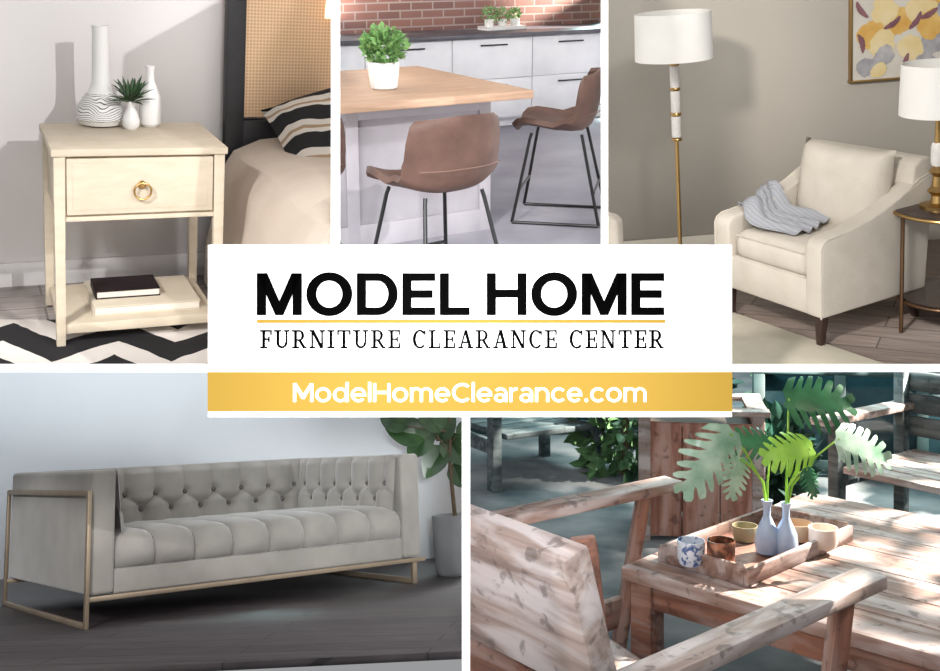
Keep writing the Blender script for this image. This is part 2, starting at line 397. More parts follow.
b.torus((0,-hd-.016,.483),.025,.0035,'y');obj('ring_pull',b,BRASS,dr)
b=B();b.box((0,0,.05),(W-.03,D-.03,.032),.003);obj('lower_shelf',b,RAF,t)
zt=.008+HN
zs=.008+.066
def book(loc,ang,w,dd,h,cover,page,label,name='book'):
    t=thing(name,label,'book',loc,ang,'books on the nightstand shelf')
    b=B();b.box((0,0,.0015),(w,dd,.003),.001);b.box((0,0,h-.0015),(w,dd,.003),.001);b.box((-w/2+.0015,0,h/2),(.003,dd,h),.001);obj('cover',b,cover,t)
    b=B();b.box((.001,0,h/2),(w-.008,dd-.008,h-.007));obj('pages',b,page,t)
PAGE=mt('pages',(226,218,206),(204,196,184),.8,scale=3,stretch=(1,1,200))
book(cen+rotl(a,.03,-.01)+V((0,0,zs)),a,.33,.27,.03,mt('cream_cover',(212,200,180),None,.7),PAGE,'large cream covered book on nightstand shelf, under the dark book')
book(cen+rotl(a,-.02,-.0)+V((0,0,zs+.0305)),a,.2,.145,.026,mt('dark_cover',(38,26,30),(30,22,26),.6,spec=.2),PAGE,'small dark covered book lying on top of the large cream book')
n=NT('lined_ceramic',.5);sx=n.n('ShaderNodeSeparateXYZ');n.l(n.map(),sx.inputs[0])
nz=n.noise(n.map(),9,2);v=n.math('ADD',n.math('MULTIPLY',sx.outputs[2],170),n.math('MULTIPLY',nz,14))
ln=n.math('LESS_THAN',n.math('FRACT',v),.24);zm=n.math('MULTIPLY',n.math('LESS_THAN',sx.outputs[2],.108),n.math('GREATER_THAN',sx.outputs[2],.02))
n.col(n.mix(n.math('MULTIPLY',ln,zm),lin((234,232,229)),lin((40,38,40))))
b=B();b.lathe([(.04,0),(.066,.006),(.079,.025),(.076,.05),(.058,.09),(.036,.118),(.029,.14),(.027,.2),(.0265,.31),(.0285,.325),(.024,.326),(.022,.30)],40)
obj('tall_vase',b,n.m,loc=RA.g(101,125,zt),label='tall white long-necked vase with fine black lines round its wide base',cat='vase',group='white vases on the nightstand')
b=B();b.lathe([(.018,0),(.026,.01),(.028,.03),(.02,.055),(.012,.07),(.014,.092),(.011,.092),(.009,.07)],28)
obj('bud_vase',b,WHITE,loc=RA.g(131,129,zt),label='smallest white vase, holding the spiky green sprig',cat='vase',group='white vases on the nightstand')
b=B();b.lathe([(.026,0),(.034,.01),(.036,.05),(.034,.10),(.02,.135),(.013,.15),(.012,.185),(.016,.2),(.012,.2),(.009,.18)],32)
obj('bottle_vase',b,WHITE,loc=RA.g(150,126,zt),label='plain white bottle-shaped vase, right of the spiky green sprig',cat='vase',group='white vases on the nightstand')
p=RA.g(131,129,zt)+V((0,0,.085));t=thing('green_sprig','spiky green sprig standing in the smallest white vase','plant',p)
SG=mt('sprig_green',(70,98,60),(36,60,36),.5,scale=20)
rd=random.Random(3)
for k in range(34):
    az=rd.uniform(0,2*PI);el=rd.uniform(.1,1.35);dr_=V((math.cos(az)*math.cos(el),math.sin(az)*math.cos(el),math.sin(el)))
    b=B();b.leaf(frame(dr_,V((0,0,1)) if el<1 else V((0,-1,0)),(0,0,0)),rd.uniform(.07,.10),.016,5,.15,.3);obj('leaf',b,SG,t)
HB=RA.onplane(226,100,WP-wn*.08,wd);HB.z=0
t=thing('bed','bed with black-framed woven cane headboard','bed',HB,a)
BLK=mt('black_wood',(34,33,36),(26,25,28),.5,scale=20)
b=B();b.box((.034,.025,.64),(.068,.05,1.28),.004);b.box((.8,.025,1.25),(1.6,.048,.068),.004);b.box((.8,.025,.5),(1.6,.048,.2),.004);b.box((1.566,.025,.64),(.068,.05,1.28),.004);obj('headboard_frame',b,BLK,t)
n=NT('cane_weave',.7);sx=n.n('ShaderNodeSeparateXYZ');n.l(n.map(),sx.inputs[0])
g1=n.math('ABSOLUTE',n.math('SINE',n.math('MULTIPLY',sx.outputs[0],260)));g2=n.math('ABSOLUTE',n.math('SINE',n.math('MULTIPLY',sx.outputs[2],260)))
hole=n.math('GREATER_THAN',n.math('MULTIPLY',g1,g2),.45)
n.col(n.mix(n.math('MULTIPLY',hole,.5),lin((228,194,156)),lin((164,122,88))))
b=B();b.box((.8,.025,.92),(1.46,.012,.62));obj('cane_panel',b,n.m,t)
MATT=mt('bed_base',(190,178,164),None,.9)
b=B();b.box((.8,-.9,.24),(1.5,1.76,.36),.04);obj('mattress',b,MATT,t)
DUV=mt('duvet_linen',(200,186,172),(190,174,160),.95,scale=5,bump=.4,bs=12,bd=.02)
b=B();Pg=[]
prof=[(-.03,.02),(-.035,.15),(-.03,.3),(-.015,.42),(.03,.49),(.12,.52),(.3,.53),(.6,.535),(1.0,.535),(1.5,.53)]
for j in range(40):
    y=-.04-1.75*j/39;row=[]
    for i,(xx,z) in enumerate(prof):
        fl=(math.sin(y*13+math.sin(y*5)*1.2)*.014+math.sin(y*31+z*9)*.005)*max(0,1.1-z/.5)
        row.append(V((xx+fl-(.02 if z<.3 else 0),y,z+.012*math.sin(y*9+xx*7))))
    Pg.append(row)
b.sheet(Pg,.012);obj('duvet',b,DUV,loc=HB,rotz=a,label='plain beige duvet draped over the side of the bed',cat='duvet')
def pillow(w,h,th,n=14):
    b=B()
    for s_ in (-1,1):
        P_=[]
        for i in range(n+1):
            r=[]
            for j in range(n+1):
                u=-1+2*i/n;v=-1+2*j/n;k=(1-u**4)*(1-v**4)
                r.append(V((u*w/2*(1-.05*(1-v*v)*u*u),s_*th/2*max(0,k)**.55,v*h/2*(1-.05*(1-u*u)*v*v))))
            P_.append(r)
        b.grid(P_)
    bmesh.ops.remove_doubles(b.bm,verts=b.bm.verts,dist=.0005);return b
n=NT('striped_pillow',.9);sx=n.n('ShaderNodeSeparateXYZ');n.l(n.map(),sx.inputs[0])
v=n.math('ADD',n.math('MULTIPLY',sx.outputs[2],8.5),n.math('MULTIPLY',sx.outputs[0],2.5))
v=n.math('ADD',v,n.math('MULTIPLY',n.noise(n.map(),6,2),.7))
f_=n.math('FRACT',v);s1=n.math('LESS_THAN',f_,.55);s2=n.math('MULTIPLY',n.math('GREATER_THAN',f_,.68),n.math('LESS_THAN',f_,.78))
n.col(n.mix(s1,n.mix(s2,lin((206,198,188)),lin((160,134,106))),lin((28,26,28))))
b=pillow(.66,.36,.18)
obj('striped_pillow',b,n.m,loc=HB+rotl(a,.46,-.2)+V((0,0,.625)),rot=(R(-48),R(-16),a),label='soft pillow with black, white and tan stripes slumped against the cane headboard',cat='pillow')

# ================================================================== ROOM B : kitchen
CUR=RB
N=RB.g(534,90,.92);an=R(30)
slab_local('floor',(0,0,0),0,-3.5,5,4.8,14,-.03,0,mt('concrete_floor',(158,156,164),(132,130,140),.55,scale=1.5,bump=.05,bs=20,spec=.25))
t=thing('kitchen_island','kitchen island with light wood top and pale panelled base','kitchen island',(N.x,N.y,0),an)
OAK=woodm('island_oak',[(192,160,136),(178,146,122),(164,132,108)],.6,0,4,.1,14,.15)
b=B();b.box((-1.2,.75,.895),(2.4,1.5,.05),.006);obj('wood_top',b,OAK,t)
PNL=mt('pale_panel',(174,170,176),(166,162,168),.6)
b=B();b.box((-1.15,.88,.435),(2.1,1.06,.87),.003)
for k in range(3):
    x0=-.1-.9*k;b.box((x0-.45,.343,.82),(.9,.024,.1),.003);b.box((x0-.45,.343,.07),(.9,.024,.14),.003);b.box((x0-.04,.342,.43),(.08,.026,.86),.003)
obj('panelled_base',b,PNL,t)
p=RB.g(384,89,.92);t=thing('potted_plant','leafy green plant in a ribbed white pot on the kitchen island','potted plant',p)
b=B();b.lathe([(.065,0),(.078,.01),(.088,.08),(.092,.15),(.092,.165),(.084,.165),(.08,.15)],60,ripple=.025,nr=20);obj('pot',b,WHITE,t)
GR=mt('bright_leaves',(136,176,108),(82,126,68),.5,scale=25)
b=B();b.foliage((0,0,.26),.125,460,.045,.032,(1,1,.85),5);obj('foliage',b,GR,t)
Kp=RB.g(601,28.5,.92)
K0=V((Kp.x,Kp.y,0))
CAB=mt('cabinet_white',(222,222,226),(214,214,218),.5)
for k in range(5):
    x0=1.0-.9*k
    lab=['farthest right','second from right','third from right','fourth from right','leftmost'][k]
    c=thing('base_cabinet','pale grey kitchen drawer cabinet under dark worktop, %s in its row'%lab,'cabinet',K0+rotl(an,x0-.45,.33),an,'base cabinets under the dark worktop')
    b=B();b.box((0,.02,.48),(.898,.58,.8),.002);b.box((0,.04,.04),(.898,.5,.08));obj('body',b,CAB,c)
    for (z0,z1) in ((.10,.48),(.485,.87)):
        b=B();b.box((0,-.285,(z0+z1)/2),(.892,.02,z1-z0),.002);dd=obj('drawer',b,CAB,c)
        b=B();b.box((0,-.315,z1-.06),(.3,.012,.014),.002)
        for s_ in (-1,1): b.box((s_*.13,-.305,z1-.06),(.012,.025,.012))
        obj('handle',b,BLACK,dd)
b=B();b.box((-1.3,.33,.90),(4.7,.68,.04),.004);obj('worktop',b,mt('dark_worktop',(84,82,90),(70,68,76),.4),loc=K0,rotz=an,label='long dark grey kitchen worktop along the brick wall',cat='worktop')
n=NT('brick_wall',.85);sx=n.n('ShaderNodeSeparateXYZ');cb=n.n('ShaderNodeCombineXYZ');n.l(n.map(),sx.inputs[0]);n.l(sx.outputs[0],cb.inputs[0]);n.l(sx.outputs[2],cb.inputs[1])
br=n.n('ShaderNodeTexBrick');br.inputs['Scale'].default_value=1;br.inputs['Brick Width'].default_value=.24;br.inputs['Row Height'].default_value=.08;br.inputs['Mortar Size'].default_value=.008
br.inputs['Color1'].default_value=lin((150,108,98));br.inputs['Color2'].default_value=lin((120,88,84));br.inputs['Mortar'].default_value=lin((162,148,142));n.l(cb.outputs[0],br.inputs['Vector']);n.col(br.outputs['Color']);n.bump(br.outputs['Fac'],-.5,.01)
slab_local('wall_back',K0,an,-4.2,1.6,.68,.75,0,2.2,n.m)
tp=RB.g(502,29.5,.92)
b=B();b.box((0,0,.012),(.46,.2,.024),.01);b.box((0,0,.03),(.46,.2,.012),.005);tr=obj('serving_tray',b,WHITE,loc=tp,rotz=an,label='long white tray on the dark worktop holding three potted succulents',cat='tray')
labs=['left succulent of the three on the white worktop tray','middle succulent of the three on the white worktop tray','right succulent of the three on the white worktop tray']
for k,(dx,hh,rr) in enumerate(((-.15,.1,.07),(0,.07,.055),(.15,.075,.05))):
    t=thing('potted_succulent',labs[k],'potted plant',tp+rotl(an,dx,0)+V((0,0,.036)),0,'succulents on the worktop tray')
    b=B();b.lathe([(.038,0),(.045,.01),(.05,.07),(.044,.07),(.042,.06)],20);obj('pot',b,WHITE,t)
    b=B();b.foliage((0,0,.07+hh*.5),rr*1.1,90,.04,.02,seed=k+9);obj('foliage',b,GR,t)
LEA=mt('brown_leather',(104,79,70),(82,61,54),.55,scale=7,bump=.15,bs=60,spec=.3)
def stool(loc,rz,label):
    t=thing('bar_stool',label,'bar stool',loc,rz,'bar stools at the kitchen island')
    prof=[(.27,.585,.235),(.25,.612,.255),(.20,.622,.268),(.12,.612,.278),(.02,.597,.285),(-.08,.588,.29),(-.15,.597,.292),(-.20,.635,.292),(-.228,.70,.29),(-.243,.78,.287),(-.253,.86,.282),(-.26,.93,.272),(-.262,.965,.262),(-.26,.985,.235)]
    P_=[]
    for i,(y,z,w) in enumerate(prof):
        r=[];bl=min(1,max(0,(i-4)/4));
        for j in range(25):
            u=-1+j/12;sd=abs(u)**2.6
            r.append(V((u*w,y+bl*.10*sd,z+(1-bl)*.045*sd+(.05*sd if 4<i<9 else 0)-(.02*sd if i>10 else 0))))
        P_.append(r)
    b=B();b.sheet(P_,.034);obj('seat_shell',b,LEA,t,ang=75)
    SE=mt('leather_seam',(112,86,76),None,.6)
    b=B();b.tube([V((x_,-.262-.006+.10*abs(x_/.29)**2.6,.73)) for x_ in [(-.24+.48*q/14) for q in range(15)]],.003,6);obj('seam',b,SE,t)
    top=[(-.17,-.15),(.17,-.15),(.17,.17),(-.17,.17)];ft=[(-.26,-.28),(.26,-.28),(.26,.28),(-.26,.28)]
    for (tx,ty),(fx,fy) in zip(top,ft):
        b=B();b.tube([(tx*1.0,ty*1.0,.585),(tx*1.05,ty*1.06,.55),(fx,fy,.012)],.0105,10);obj('leg',b,BLACK,t)
    for s_ in (-1,1):
        b=B();b.tube([(s_*.26,-.28,.012),(s_*.26,.28,.012)],.0105,8);obj('floor_bar',b,BLACK,t)
    for yy in (-.24,.24):
        b=B();b.tube([(-.226,yy,.22),(.226,yy,.22)],.0095,8);obj('footrest',b,BLACK,t)
    return t
def face(fx,fy): return math.atan2(fy,fx)-PI/2
c=RB.at(436,150,5.35);s1=stool((c.x,c.y,0),face(-.60,.80),'nearest brown leather bar stool, back turned, at the long side of the island')
c=RB.at(561,150,7.1);dup(s1,(c.x,c.y,0),face(-.98,.2),'farther brown leather bar stool at the right end of the island')
c=RB.at(280,150,5.3);dup(s1,(c.x,c.y,0),face(-.5,.86),'mostly hidden bar stool at left edge, only its side and legs showing')

# ================================================================== ROOM C : armchair
CUR=RC
TAU=mt('taupe_wall',(174,167,156),(166,159,148),.85,scale=1.5)
slab_local('wall_back',(0,5.6,0),0,.2,4.2,0,.05,0,2.6,TAU)
slab_local('baseboard_back',(0,5.6,0),0,.2,4.2,-.018,-.001,0,.12,mt('base_taupe',(190,182,168),None,.6))
slab_local('floor',(0,0,0),0,-.2,4.2,3.6,5.6,-.03,0,plankm('floor_brown_wood',(146,128,116),(128,112,102),(92,80,72),rough=.45,rot=.5))
b=B();pp=[RC.g(x_,y_) for x_,y_ in ((690,300),(745,318),(885,366),(880,420),(640,420))]
for z in (0.001,.009): b.bm.faces.new([b.bm.verts.new((q.x,q.y,z)) for q in pp])
vs=list(b.bm.verts);m_=len(pp)
for i in range(m_): b.bm.faces.new((vs[i],vs[(i+1)%m_],vs[m_+(i+1)%m_],vs[m_+i]))
obj('area_rug',b,mt('cream_rug',(192,184,166),(180,172,154),.95,scale=12,bump=.3,bs=200),label='pale cream area rug lying in front of the armchair',cat='rug')
CRM=mt('cream_fabric',(206,197,184),(196,187,173),.95,scale=9,bump=.45,bs=260,bd=.006,spec=.2)
DW_=mt('dark_walnut',(66,46,38),(50,34,28),.4)
w,dp=.63,.61
aC=R(-62)
def armchair(corner,label):
    cc=corner-rotl(aC,w/2,-dp/2)
    t=thing('armchair',label,'armchair',(cc.x,cc.y,0),aC)
    hw,hd=w/2,dp/2
    b=B();b.box((0,-.02,.21),(w-.14,dp-.06,.15),.015);b.box((0,-hd+.03,.215),(w-.1,.05,.15),.015);obj('seat_base',b,CRM,t)
    ap=[(-hd,.14),(-hd,.43),(-hd+.012,.452),(-hd+.04,.466),(-.14,.478),(-.04,.498),(.05,.525),(.13,.556),(.2,.59),(.26,.625),(hd+.01,.64),(hd+.04,.64),(hd+.0,.14)]
    for s_ in (-1,1):
        b=B();b.prism(ap,s_*hw,s_*(hw-.09),.024,4);A_=obj('arm',b,CRM,t,ang=60)
        b=B();b.tube([(s_*(hw-.004),y,z) for y,z in ap[:11]],.004,6);obj('piping',b,CRM,A_)
    b=B();b.prism([(hd-.13,.15),(hd,.15),(hd+.06,.665),(hd+.05,.695),(hd+.02,.71),(hd-.03,.708),(hd-.07,.68)],-hw+.012,hw-.012,.026,4);obj('backrest',b,CRM,t,ang=60)
    b=pillow(w-.13,.41,.18);
    bmesh.ops.transform(b.bm,matrix=MX.Translation((0,hd-.15,.545))@MX.Rotation(R(-9),4,'X'),verts=b.bm.verts);obj('back_cushion',b,CRM,t,ang=80)
    b=B();b.box((0,-.07,.34),(w-.18,dp-.17,.14),.06,seg=6);
    sc_=obj('seat_cushion',b,CRM,t,ang=60)
    b=B();
    for z in (.29,.388): b.tube([(-w/2+.12,-hd-.0+.022,z),(w/2-.12,-hd+.022,z)],.0035,6)
    obj('piping',b,CRM,sc_)
    for sx_ in (-1,1):
        b=B();b.tleg((sx_*(hw-.05),-hd+.045,0),.012,(sx_*(hw-.045),-hd+.045,.145),.021);obj('leg',b,DW_,t)
        b=B();b.tleg((sx_*(hw-.05),hd+.0,0),.012,(sx_*(hw-.045),hd-.06,.145),.021);obj('leg',b,DW_,t)
    return t,cc
ac,cc=armchair(RC.g(822,320,.14),'cream upholstered armchair with dark legs and piped edges, seen whole')
b=B();pt=RC.at(588,236,4.6)
t=thing('armchair','cream armchair cut off at left edge beside the floor lamp, only its arm showing','armchair',(pt.x-.25,4.75,0),R(60))
b=B();b.prism([(-.33,.13),(-.33,.44),(-.3,.465),(-.12,.485),(.08,.53),(.3,.6),(.33,.13)],.235,.32,.02);obj('arm',b,CRM,t)
b=B();b.box((0,0,.24),(.5,.6,.22),.03);obj('seat_base',b,CRM,t)
for sx_ in (-1,1):
    for sy in (-1,1):
        b=B();b.tleg((sx_*.22,sy*.25,0),.012,(sx_*.22,sy*.25,.135),.02);obj('leg',b,DW_,t)
n=NT('throw_stripes',.95);sx=n.n('ShaderNodeSeparateXYZ');n.l(n.map(),sx.inputs[0])
s1_=n.math('GREATER_THAN',n.math('FRACT',n.math('MULTIPLY',sx.outputs[1],60)),.5);n.col(n.mix(n.math('MULTIPLY',s1_,.3),lin((178,179,184)),lin((126,128,136))));n.bump(n.noise(n.map(),220),.8,.008)
hw=w/2
path=[(-hw-.026,.26),(-hw-.03,.34),(-hw-.026,.42),(-hw-.008,.480),(-hw+.04,.492),(-hw+.085,.482),(-hw+.115,.45),(-hw+.16,.432),(-hw+.21,.424),(-hw+.26,.420),(-hw+.31,.416),(-hw+.36,.412)]
P_=[]
for i,(x_,z) in enumerate(path):
    r=[]
    for j in range(46):
        v_=j/45;rip=.5+.5*math.sin(v_*24+i*.6+1.8*math.sin(v_*7+i*.4))
        r.append(V((x_+(-.012*rip if i<3 else 0)+.03*math.sin(v_*5+.4),-.19+.21*v_+.04*(i/11)*2.4*(v_-.4)+.035*math.sin(i*.7),z+(.020*rip if i>=3 else 0)+.006+max(0,(v_*.22-.03))*.22*(1 if 2<i<7 else .3))))
    P_.append(r)
b=B();b.sheet(P_,.005);th_=obj('throw_blanket',b,n.m,loc=(cc.x,cc.y,0),rotz=aC,label='soft grey fringed throw draped over left arm of the cream armchair',cat='throw blanket',ang=80)
b=B()
for j in range(0,46): b.tube([P_[0][j],P_[0][j]+V((-.005,0,-.03)),P_[0][j]+V((0,.004,-.07))],.0022,5)
obj('fringe',b,n.m,th_)
SHD=mt('lamp_shade_white',(222,219,213),(216,213,206),.95,emit=.05,spec=.1)
MAR=mt('white_marble',(222,218,212),(200,194,188),.3,scale=25)
q=RC.at(677,150,5.0);t=thing('floor_lamp','slim brass floor lamp with white drum shade and marble stem sections','floor lamp',(q.x,5.0,0))
z0=RC.at(677,59,5.0).z;z1=RC.at(677,12,5.0).z;rs=38/F*5.1
b=B();b.lathe([(rs,z0),(rs*.97,z1),(rs*.955,z1),(rs*.985,z0)],48)
obj('shade',b,SHD,t)
b=B();b.lathe([(.15,0),(.15,.015),(.14,.022),(.02,.03)],40);obj('base',b,BRASS,t)
b=B();b.tube([(0,0,.02),(0,0,z1-.03)],.0095,12);b.lathe([(.02,z0-.33),(.02,z0-.32)],20)
for zz_ in (z0-.02,z0-.135,z0-.25,z0-.255,z0-.37): b.lathe([(.023,zz_-.006),(.026,zz_),(.023,zz_+.006)],20)
obj('pole',b,BRASS,t)
for za,zb in ((z0-.13,z0-.03),(z0-.245,z0-.145),(z0-.36,z0-.26)):
    b=B();b.lathe([(.02,za),(.0215,za+.004),(.0215,zb-.004),(.02,zb)],24);obj('marble_section',b,MAR,t)
pa=RC.at(851,82,5.575);pb=RC.at(968,-30,5.575);
t=thing('framed_painting','framed watercolour of loose yellow, grey and plum flowers on the taupe wall','painting',(pa.x,5.585,pa.z))
Wp=pb.x-pa.x;Hp=pb.z-pa.z
b=B();b.box((Wp/2,0,Hp/2),(Wp,.02,Hp));obj('canvas',b,mt('canvas_white',(220,214,202),(206,198,184),.8),t)
b=B()
for c_,s_ in (((Wp/2,-.0,0),(Wp+.02,.035,.012)),((Wp/2,0,Hp),(Wp+.02,.035,.012)),((0,0,Hp/2),(.012,.035,Hp)),((Wp,0,Hp/2),(.012,.035,Hp))): b.box(c_,s_,.002)
obj('frame',b,BRASS,t)
pc=[mt('paint_yellow',(232,200,124),(212,160,76),.8,scale=10),mt('paint_grey',(196,192,190),(136,134,140),.8,scale=10),mt('paint_plum',(156,110,112),(108,68,80),.8,scale=10),mt('paint_cream',(234,216,172),(226,200,138),.8,scale=10)]
b=B()
def petal(c_,an_,L_,W_,mi,k):
    nf=len(b.bm.faces);dr_=V((math.cos(R(an_)),0,math.sin(R(an_))));m_=.025
    L_=max(.03,min(L_,((Wp-m_-c_.x)/dr_.x if dr_.x>.05 else 9),((c_.x-m_)/-dr_.x if dr_.x<-.05 else 9),((c_.z-m_)/-dr_.z if dr_.z<-.05 else 9),((Hp-m_-c_.z)/dr_.z if dr_.z>.05 else 9)))
    M_=frame(dr_,(0,-1,0),(c_.x,-.0115-.0003*k,c_.z));rp=random.Random(k);P_=[]
    for i in range(13):
        t_=i/12;w_=W_*(math.sin(PI*min(1,(t_*.92+.04)))**.6)*(1+rp.uniform(-.14,.14));bend=.14*L_*math.sin(t_*2.5)*(1 if k%2 else -1)
        P_.append([M_@V((bend+u_*w_/2,t_*L_,0)) for u_ in (-1,-.4,.4,1)])
    b.grid(P_);b.bm.faces.ensure_lookup_table()
    for f_ in list(b.bm.faces)[nf:]: f_.material_index=mi
k=0
for fx,fz,sz,a0_,cols in ((.28,.50,.16,10,(0,3,0,3)),(.62,.22,.14,40,(1,3,1)),(.74,.66,.16,80,(0,3,0,1)),(.22,.16,.11,60,(1,1,3))):
    for j,mi in enumerate(cols):
        petal(V((fx*Wp,0,fz*Hp)),j*360/len(cols)+a0_,sz,sz*.85,mi,k);k+=1
for fx,fz,an_ in ((.48,.05,80),(.10,.28,110),(.92,.12,100),(.5,.48,60),(.14,.62,120),(.28,.50,40),(.74,.66,200)): petal(V((fx*Wp,0,fz*Hp)),an_,.10,.028,2,k);k+=1
obj('painted_flowers',b,pc,t)
q=RC.at(951,222,4.35);tx=V((q.x,4.35,0));zt_=.52
t=thing('side_table','round side table with dark top, brass rim and slim legs','side table',tx)
DKT=mt('dark_table_top',(70,56,50),(54,42,38),.25)
b=B();b.lathe([(.228,zt_-.02),(.232,zt_-.015),(.232,zt_-.004),(.225,zt_)],56);obj('top',b,DKT,t)
b=B();b.torus((0,0,zt_-.01),.234,.007,'z',56);obj('rim',b,BRASS,t)
b=B();b.lathe([(.2,.13),(.2,.145)],48);obj('lower_shelf',b,DKT,t)
BRZ=mt('bronze_leg',(120,92,68),(96,72,54),.35,.8)
for k in range(4):
    an_=R(190+90*k);dx,dy=math.cos(an_),math.sin(an_)
    b=B();b.tube([(dx*.218,dy*.218,0),(dx*.218,dy*.218,zt_-.015)],.009,8);obj('leg',b,BRZ,t)
b=B();b.torus((0,0,.135),.21,.007,'z',48);obj('shelf_ring',b,BRZ,t)
lx=RC.at(938,180,4.35).x
t=thing('table_lamp','table lamp with white drum shade and stacked brass base on round side table','table lamp',(lx,tx.y,zt_))
z0=RC.at(938,114,4.35).z-zt_;z1=RC.at(938,63,4.35).z-zt_
b=B();b.lathe([(.155,z0),(.148,z1),(.144,z1),(.151,z0)],48);obj('shade',b,SHD,t)
b=B();b.lathe([(.07,0),(.07,.012),(.03,.02),(.024,.05),(.042,.07),(.024,.09),(.02,.13),(.036,.15),(.02,.17),(.014,z0),(.01,z1-.02)],32);obj('base',b,BRASS,t)
b=B();b.lathe([(.026,.175),(.03,.19),(.03,.25),(.024,.27)],24);obj('marble_section',b,MAR,t)

# ================================================================== ROOM D : sofa
CUR=RD
slab_local('wall_back',(0,8.3,0),0,-6,1.2,0,.05,0,1.7,mt('grey_wall',(224,229,233),(216,221,226),.85,scale=.8))
slab_local('floor',(0,0,0),0,-6,1.2,3.2,8.3,-.03,0,plankm('floor_dark_wood',(66,60,61),(53,48,50),(34,31,33),w=1.6,h=.16,rough=.42,rot=.12))
FL=RD.g(83,630);a=R(38);dx_=V((math.cos(a),math.sin(a),0))
best=None
for q_ in range(1200,2400):
    P_=FL+dx_*(q_/1000.0);r_=RD.A.transposed()@(P_-V((0,0,RD.h)))
    if CX+F*r_.x/r_.y>=428: best=q_/1000.0;break
W=best or 1.85;D=1.42
cen=FL+rotl(a,W/2,D/2)
VEL=mt('grey_velvet',(146,142,136),(128,124,119),.8,scale=5,spec=.25)
VEL.node_tree.nodes['Principled BSDF'].inputs['Sheen Weight'].default_value=.4
CHM=mt('champagne_metal',(158,142,122),(142,126,108),.45,.6)
t=thing('sofa','grey velvet tufted tuxedo sofa with channelled seat and champagne metal frame','sofa',(cen.x,cen.y,0),a)
hw=W/2-.026;hd=D/2;AT=.13;ZT=.75
for s_ in (-1,1):
    b=B();b.box((s_*(hw-AT/2),0,(.15+ZT)/2),(AT,D-.03,ZT-.15),.022,seg=4);obj('arm',b,VEL,t,ang=50)
b=B();b.box((0,hd-.09,(.15+ZT)/2),(2*hw-.02,.15,ZT-.15),.022,seg=4);obj('backrest',b,VEL,t,ang=50)
b=B();b.box((0,-.02,.205),(2*hw-2*AT+.004,D-.1,.12),.012,seg=3);obj('base_rail',b,VEL,t,ang=50)
xi=hw-AT;nc=8;P_=[]
sp=[(-hd+.03,.262,0),(-hd+.02,.285,1),(-hd+.012,.335,1),(-hd+.025,.385,1),(-hd+.06,.42,1),(-hd+.12,.435,1),(-hd+.3,.44,1),(-hd+.6,.435,1),(hd-.2,.42,.8)]
nr=[(-1,0),(-1,-.1),(-1,0),(-.9,.4),(-.6,.8),(0,1),(0,1),(0,1),(0,1)]
for i,(y,z,k) in enumerate(sp):
    r=[]
    for j in range(nc*14+1):
        u=j/(nc*14);lob=abs(math.sin(PI*u*nc))**.42*.044*k-.03
        r.append(V((-xi+2*xi*u,y+nr[i][0]*lob,z+nr[i][1]*lob)))
    P_.append(r)
b=B();b.grid(P_);obj('channelled_seat',b,VEL,t,ang=75)
TA=.195;V1=.075;V2=.165
def tuftf(u,v):
    s_=min(1,max(0,(v-V1)/(V2-V1)));s_=s_*s_*(3-2*s_)
    base=(abs(math.sin(PI*(u/TA-s_/2))*math.sin(PI*(u/TA+s_/2))))**.5
    bt=0
    for vv,off in ((V1,0),(V2,.5)):
        du=((u/TA-off+.5)%1-.5)*TA;bt+=math.exp(-(du*du+(v-vv)**2)/.0006)
    flat=.6*min(1,abs(v-V1)/.05)*min(1,abs(v-V2)/.05)
    return .052*(base*(1-.25*flat)+.25*flat)-.018*bt+.004
BTN=mt('velvet_button',(104,100,95),(92,88,84),.8,spec=.2)
def panel(mapf,U,Vh,name):
    nu=int(U/.0085);nv=36
    P_=[[mapf(U*i/nu,Vh*j/nv,tuftf(U*i/nu,Vh*j/nv)*min(1,(1-j/nv)*7+.3)*min(1,i/nu*14,(1-i/nu)*14)) for j in range(nv+1)] for i in range(nu+1)]
    b=B();b.grid(P_);pn=obj(name,b,VEL,t,ang=80)
    for v_,off in ((V1,0),(V2,.5)):
        k=0
        while True:
            u_=TA*(k+off);k+=1
            if u_>U-.05: break
            if u_<.05: continue
            b=B();b.ball(mapf(u_,v_,.006),.014,10);obj('button',b,BTN,pn)
z0=.42;Vh=ZT-z0-.006
yb=hd-.165
panel(lambda u,v,h:V((-xi+u,yb-.012-h-.06*(1-v/Vh),z0+v)),2*xi,Vh,'tufted_back_panel')
for s_ in (-1,1):
    panel(lambda u,v,h,s_=s_:V((s_*(xi-h*.8-.016-.03*(1-v/Vh)),-hd+.05+u,z0+v)),D-.24,Vh,'tufted_arm_panel')
X=-(hw+.013)
b=B()
b.box((X,-hd+.0,.325),(.02,.028,.65),.003);b.box((X,hd-.02,.325),(.02,.028,.65),.003);b.box((X,-.01,.64),(.02,D-.02,.028),.003);b.box((X,-.01,.013),(.02,D-.02,.026),.003)
obj('side_frame',b,CHM,t)
X=(hw-.06)
b=B()
b.box((X,-hd+.02,.072),(.03,.032,.144),.003);b.box((X,hd-.03,.072),(.03,.032,.144),.003);b.box((X,-.005,.015),(.03,D-.04,.03),.003)
obj('sled_leg',b,CHM,t)
b=B();b.box((0,-hd+.008,.135),(2*hw+.02,.026,.024),.003);b.box((0,hd-.03,.135),(2*hw+.02,.026,.024),.003);obj('front_rail',b,CHM,t)
q=RD.g(452,578);pc_=V((q.x+.06,q.y+.2,0));t=thing('fiddle_leaf_plant','broad-leaved green plant in grey pot beside the sofa','potted plant',pc_)
b=B();b.lathe([(.15,0),(.165,.02),(.175,.2),(.178,.36),(.165,.36),(.16,.33)],40);obj('pot',b,mt('grey_pot',(150,152,154),(138,140,142),.6),t)
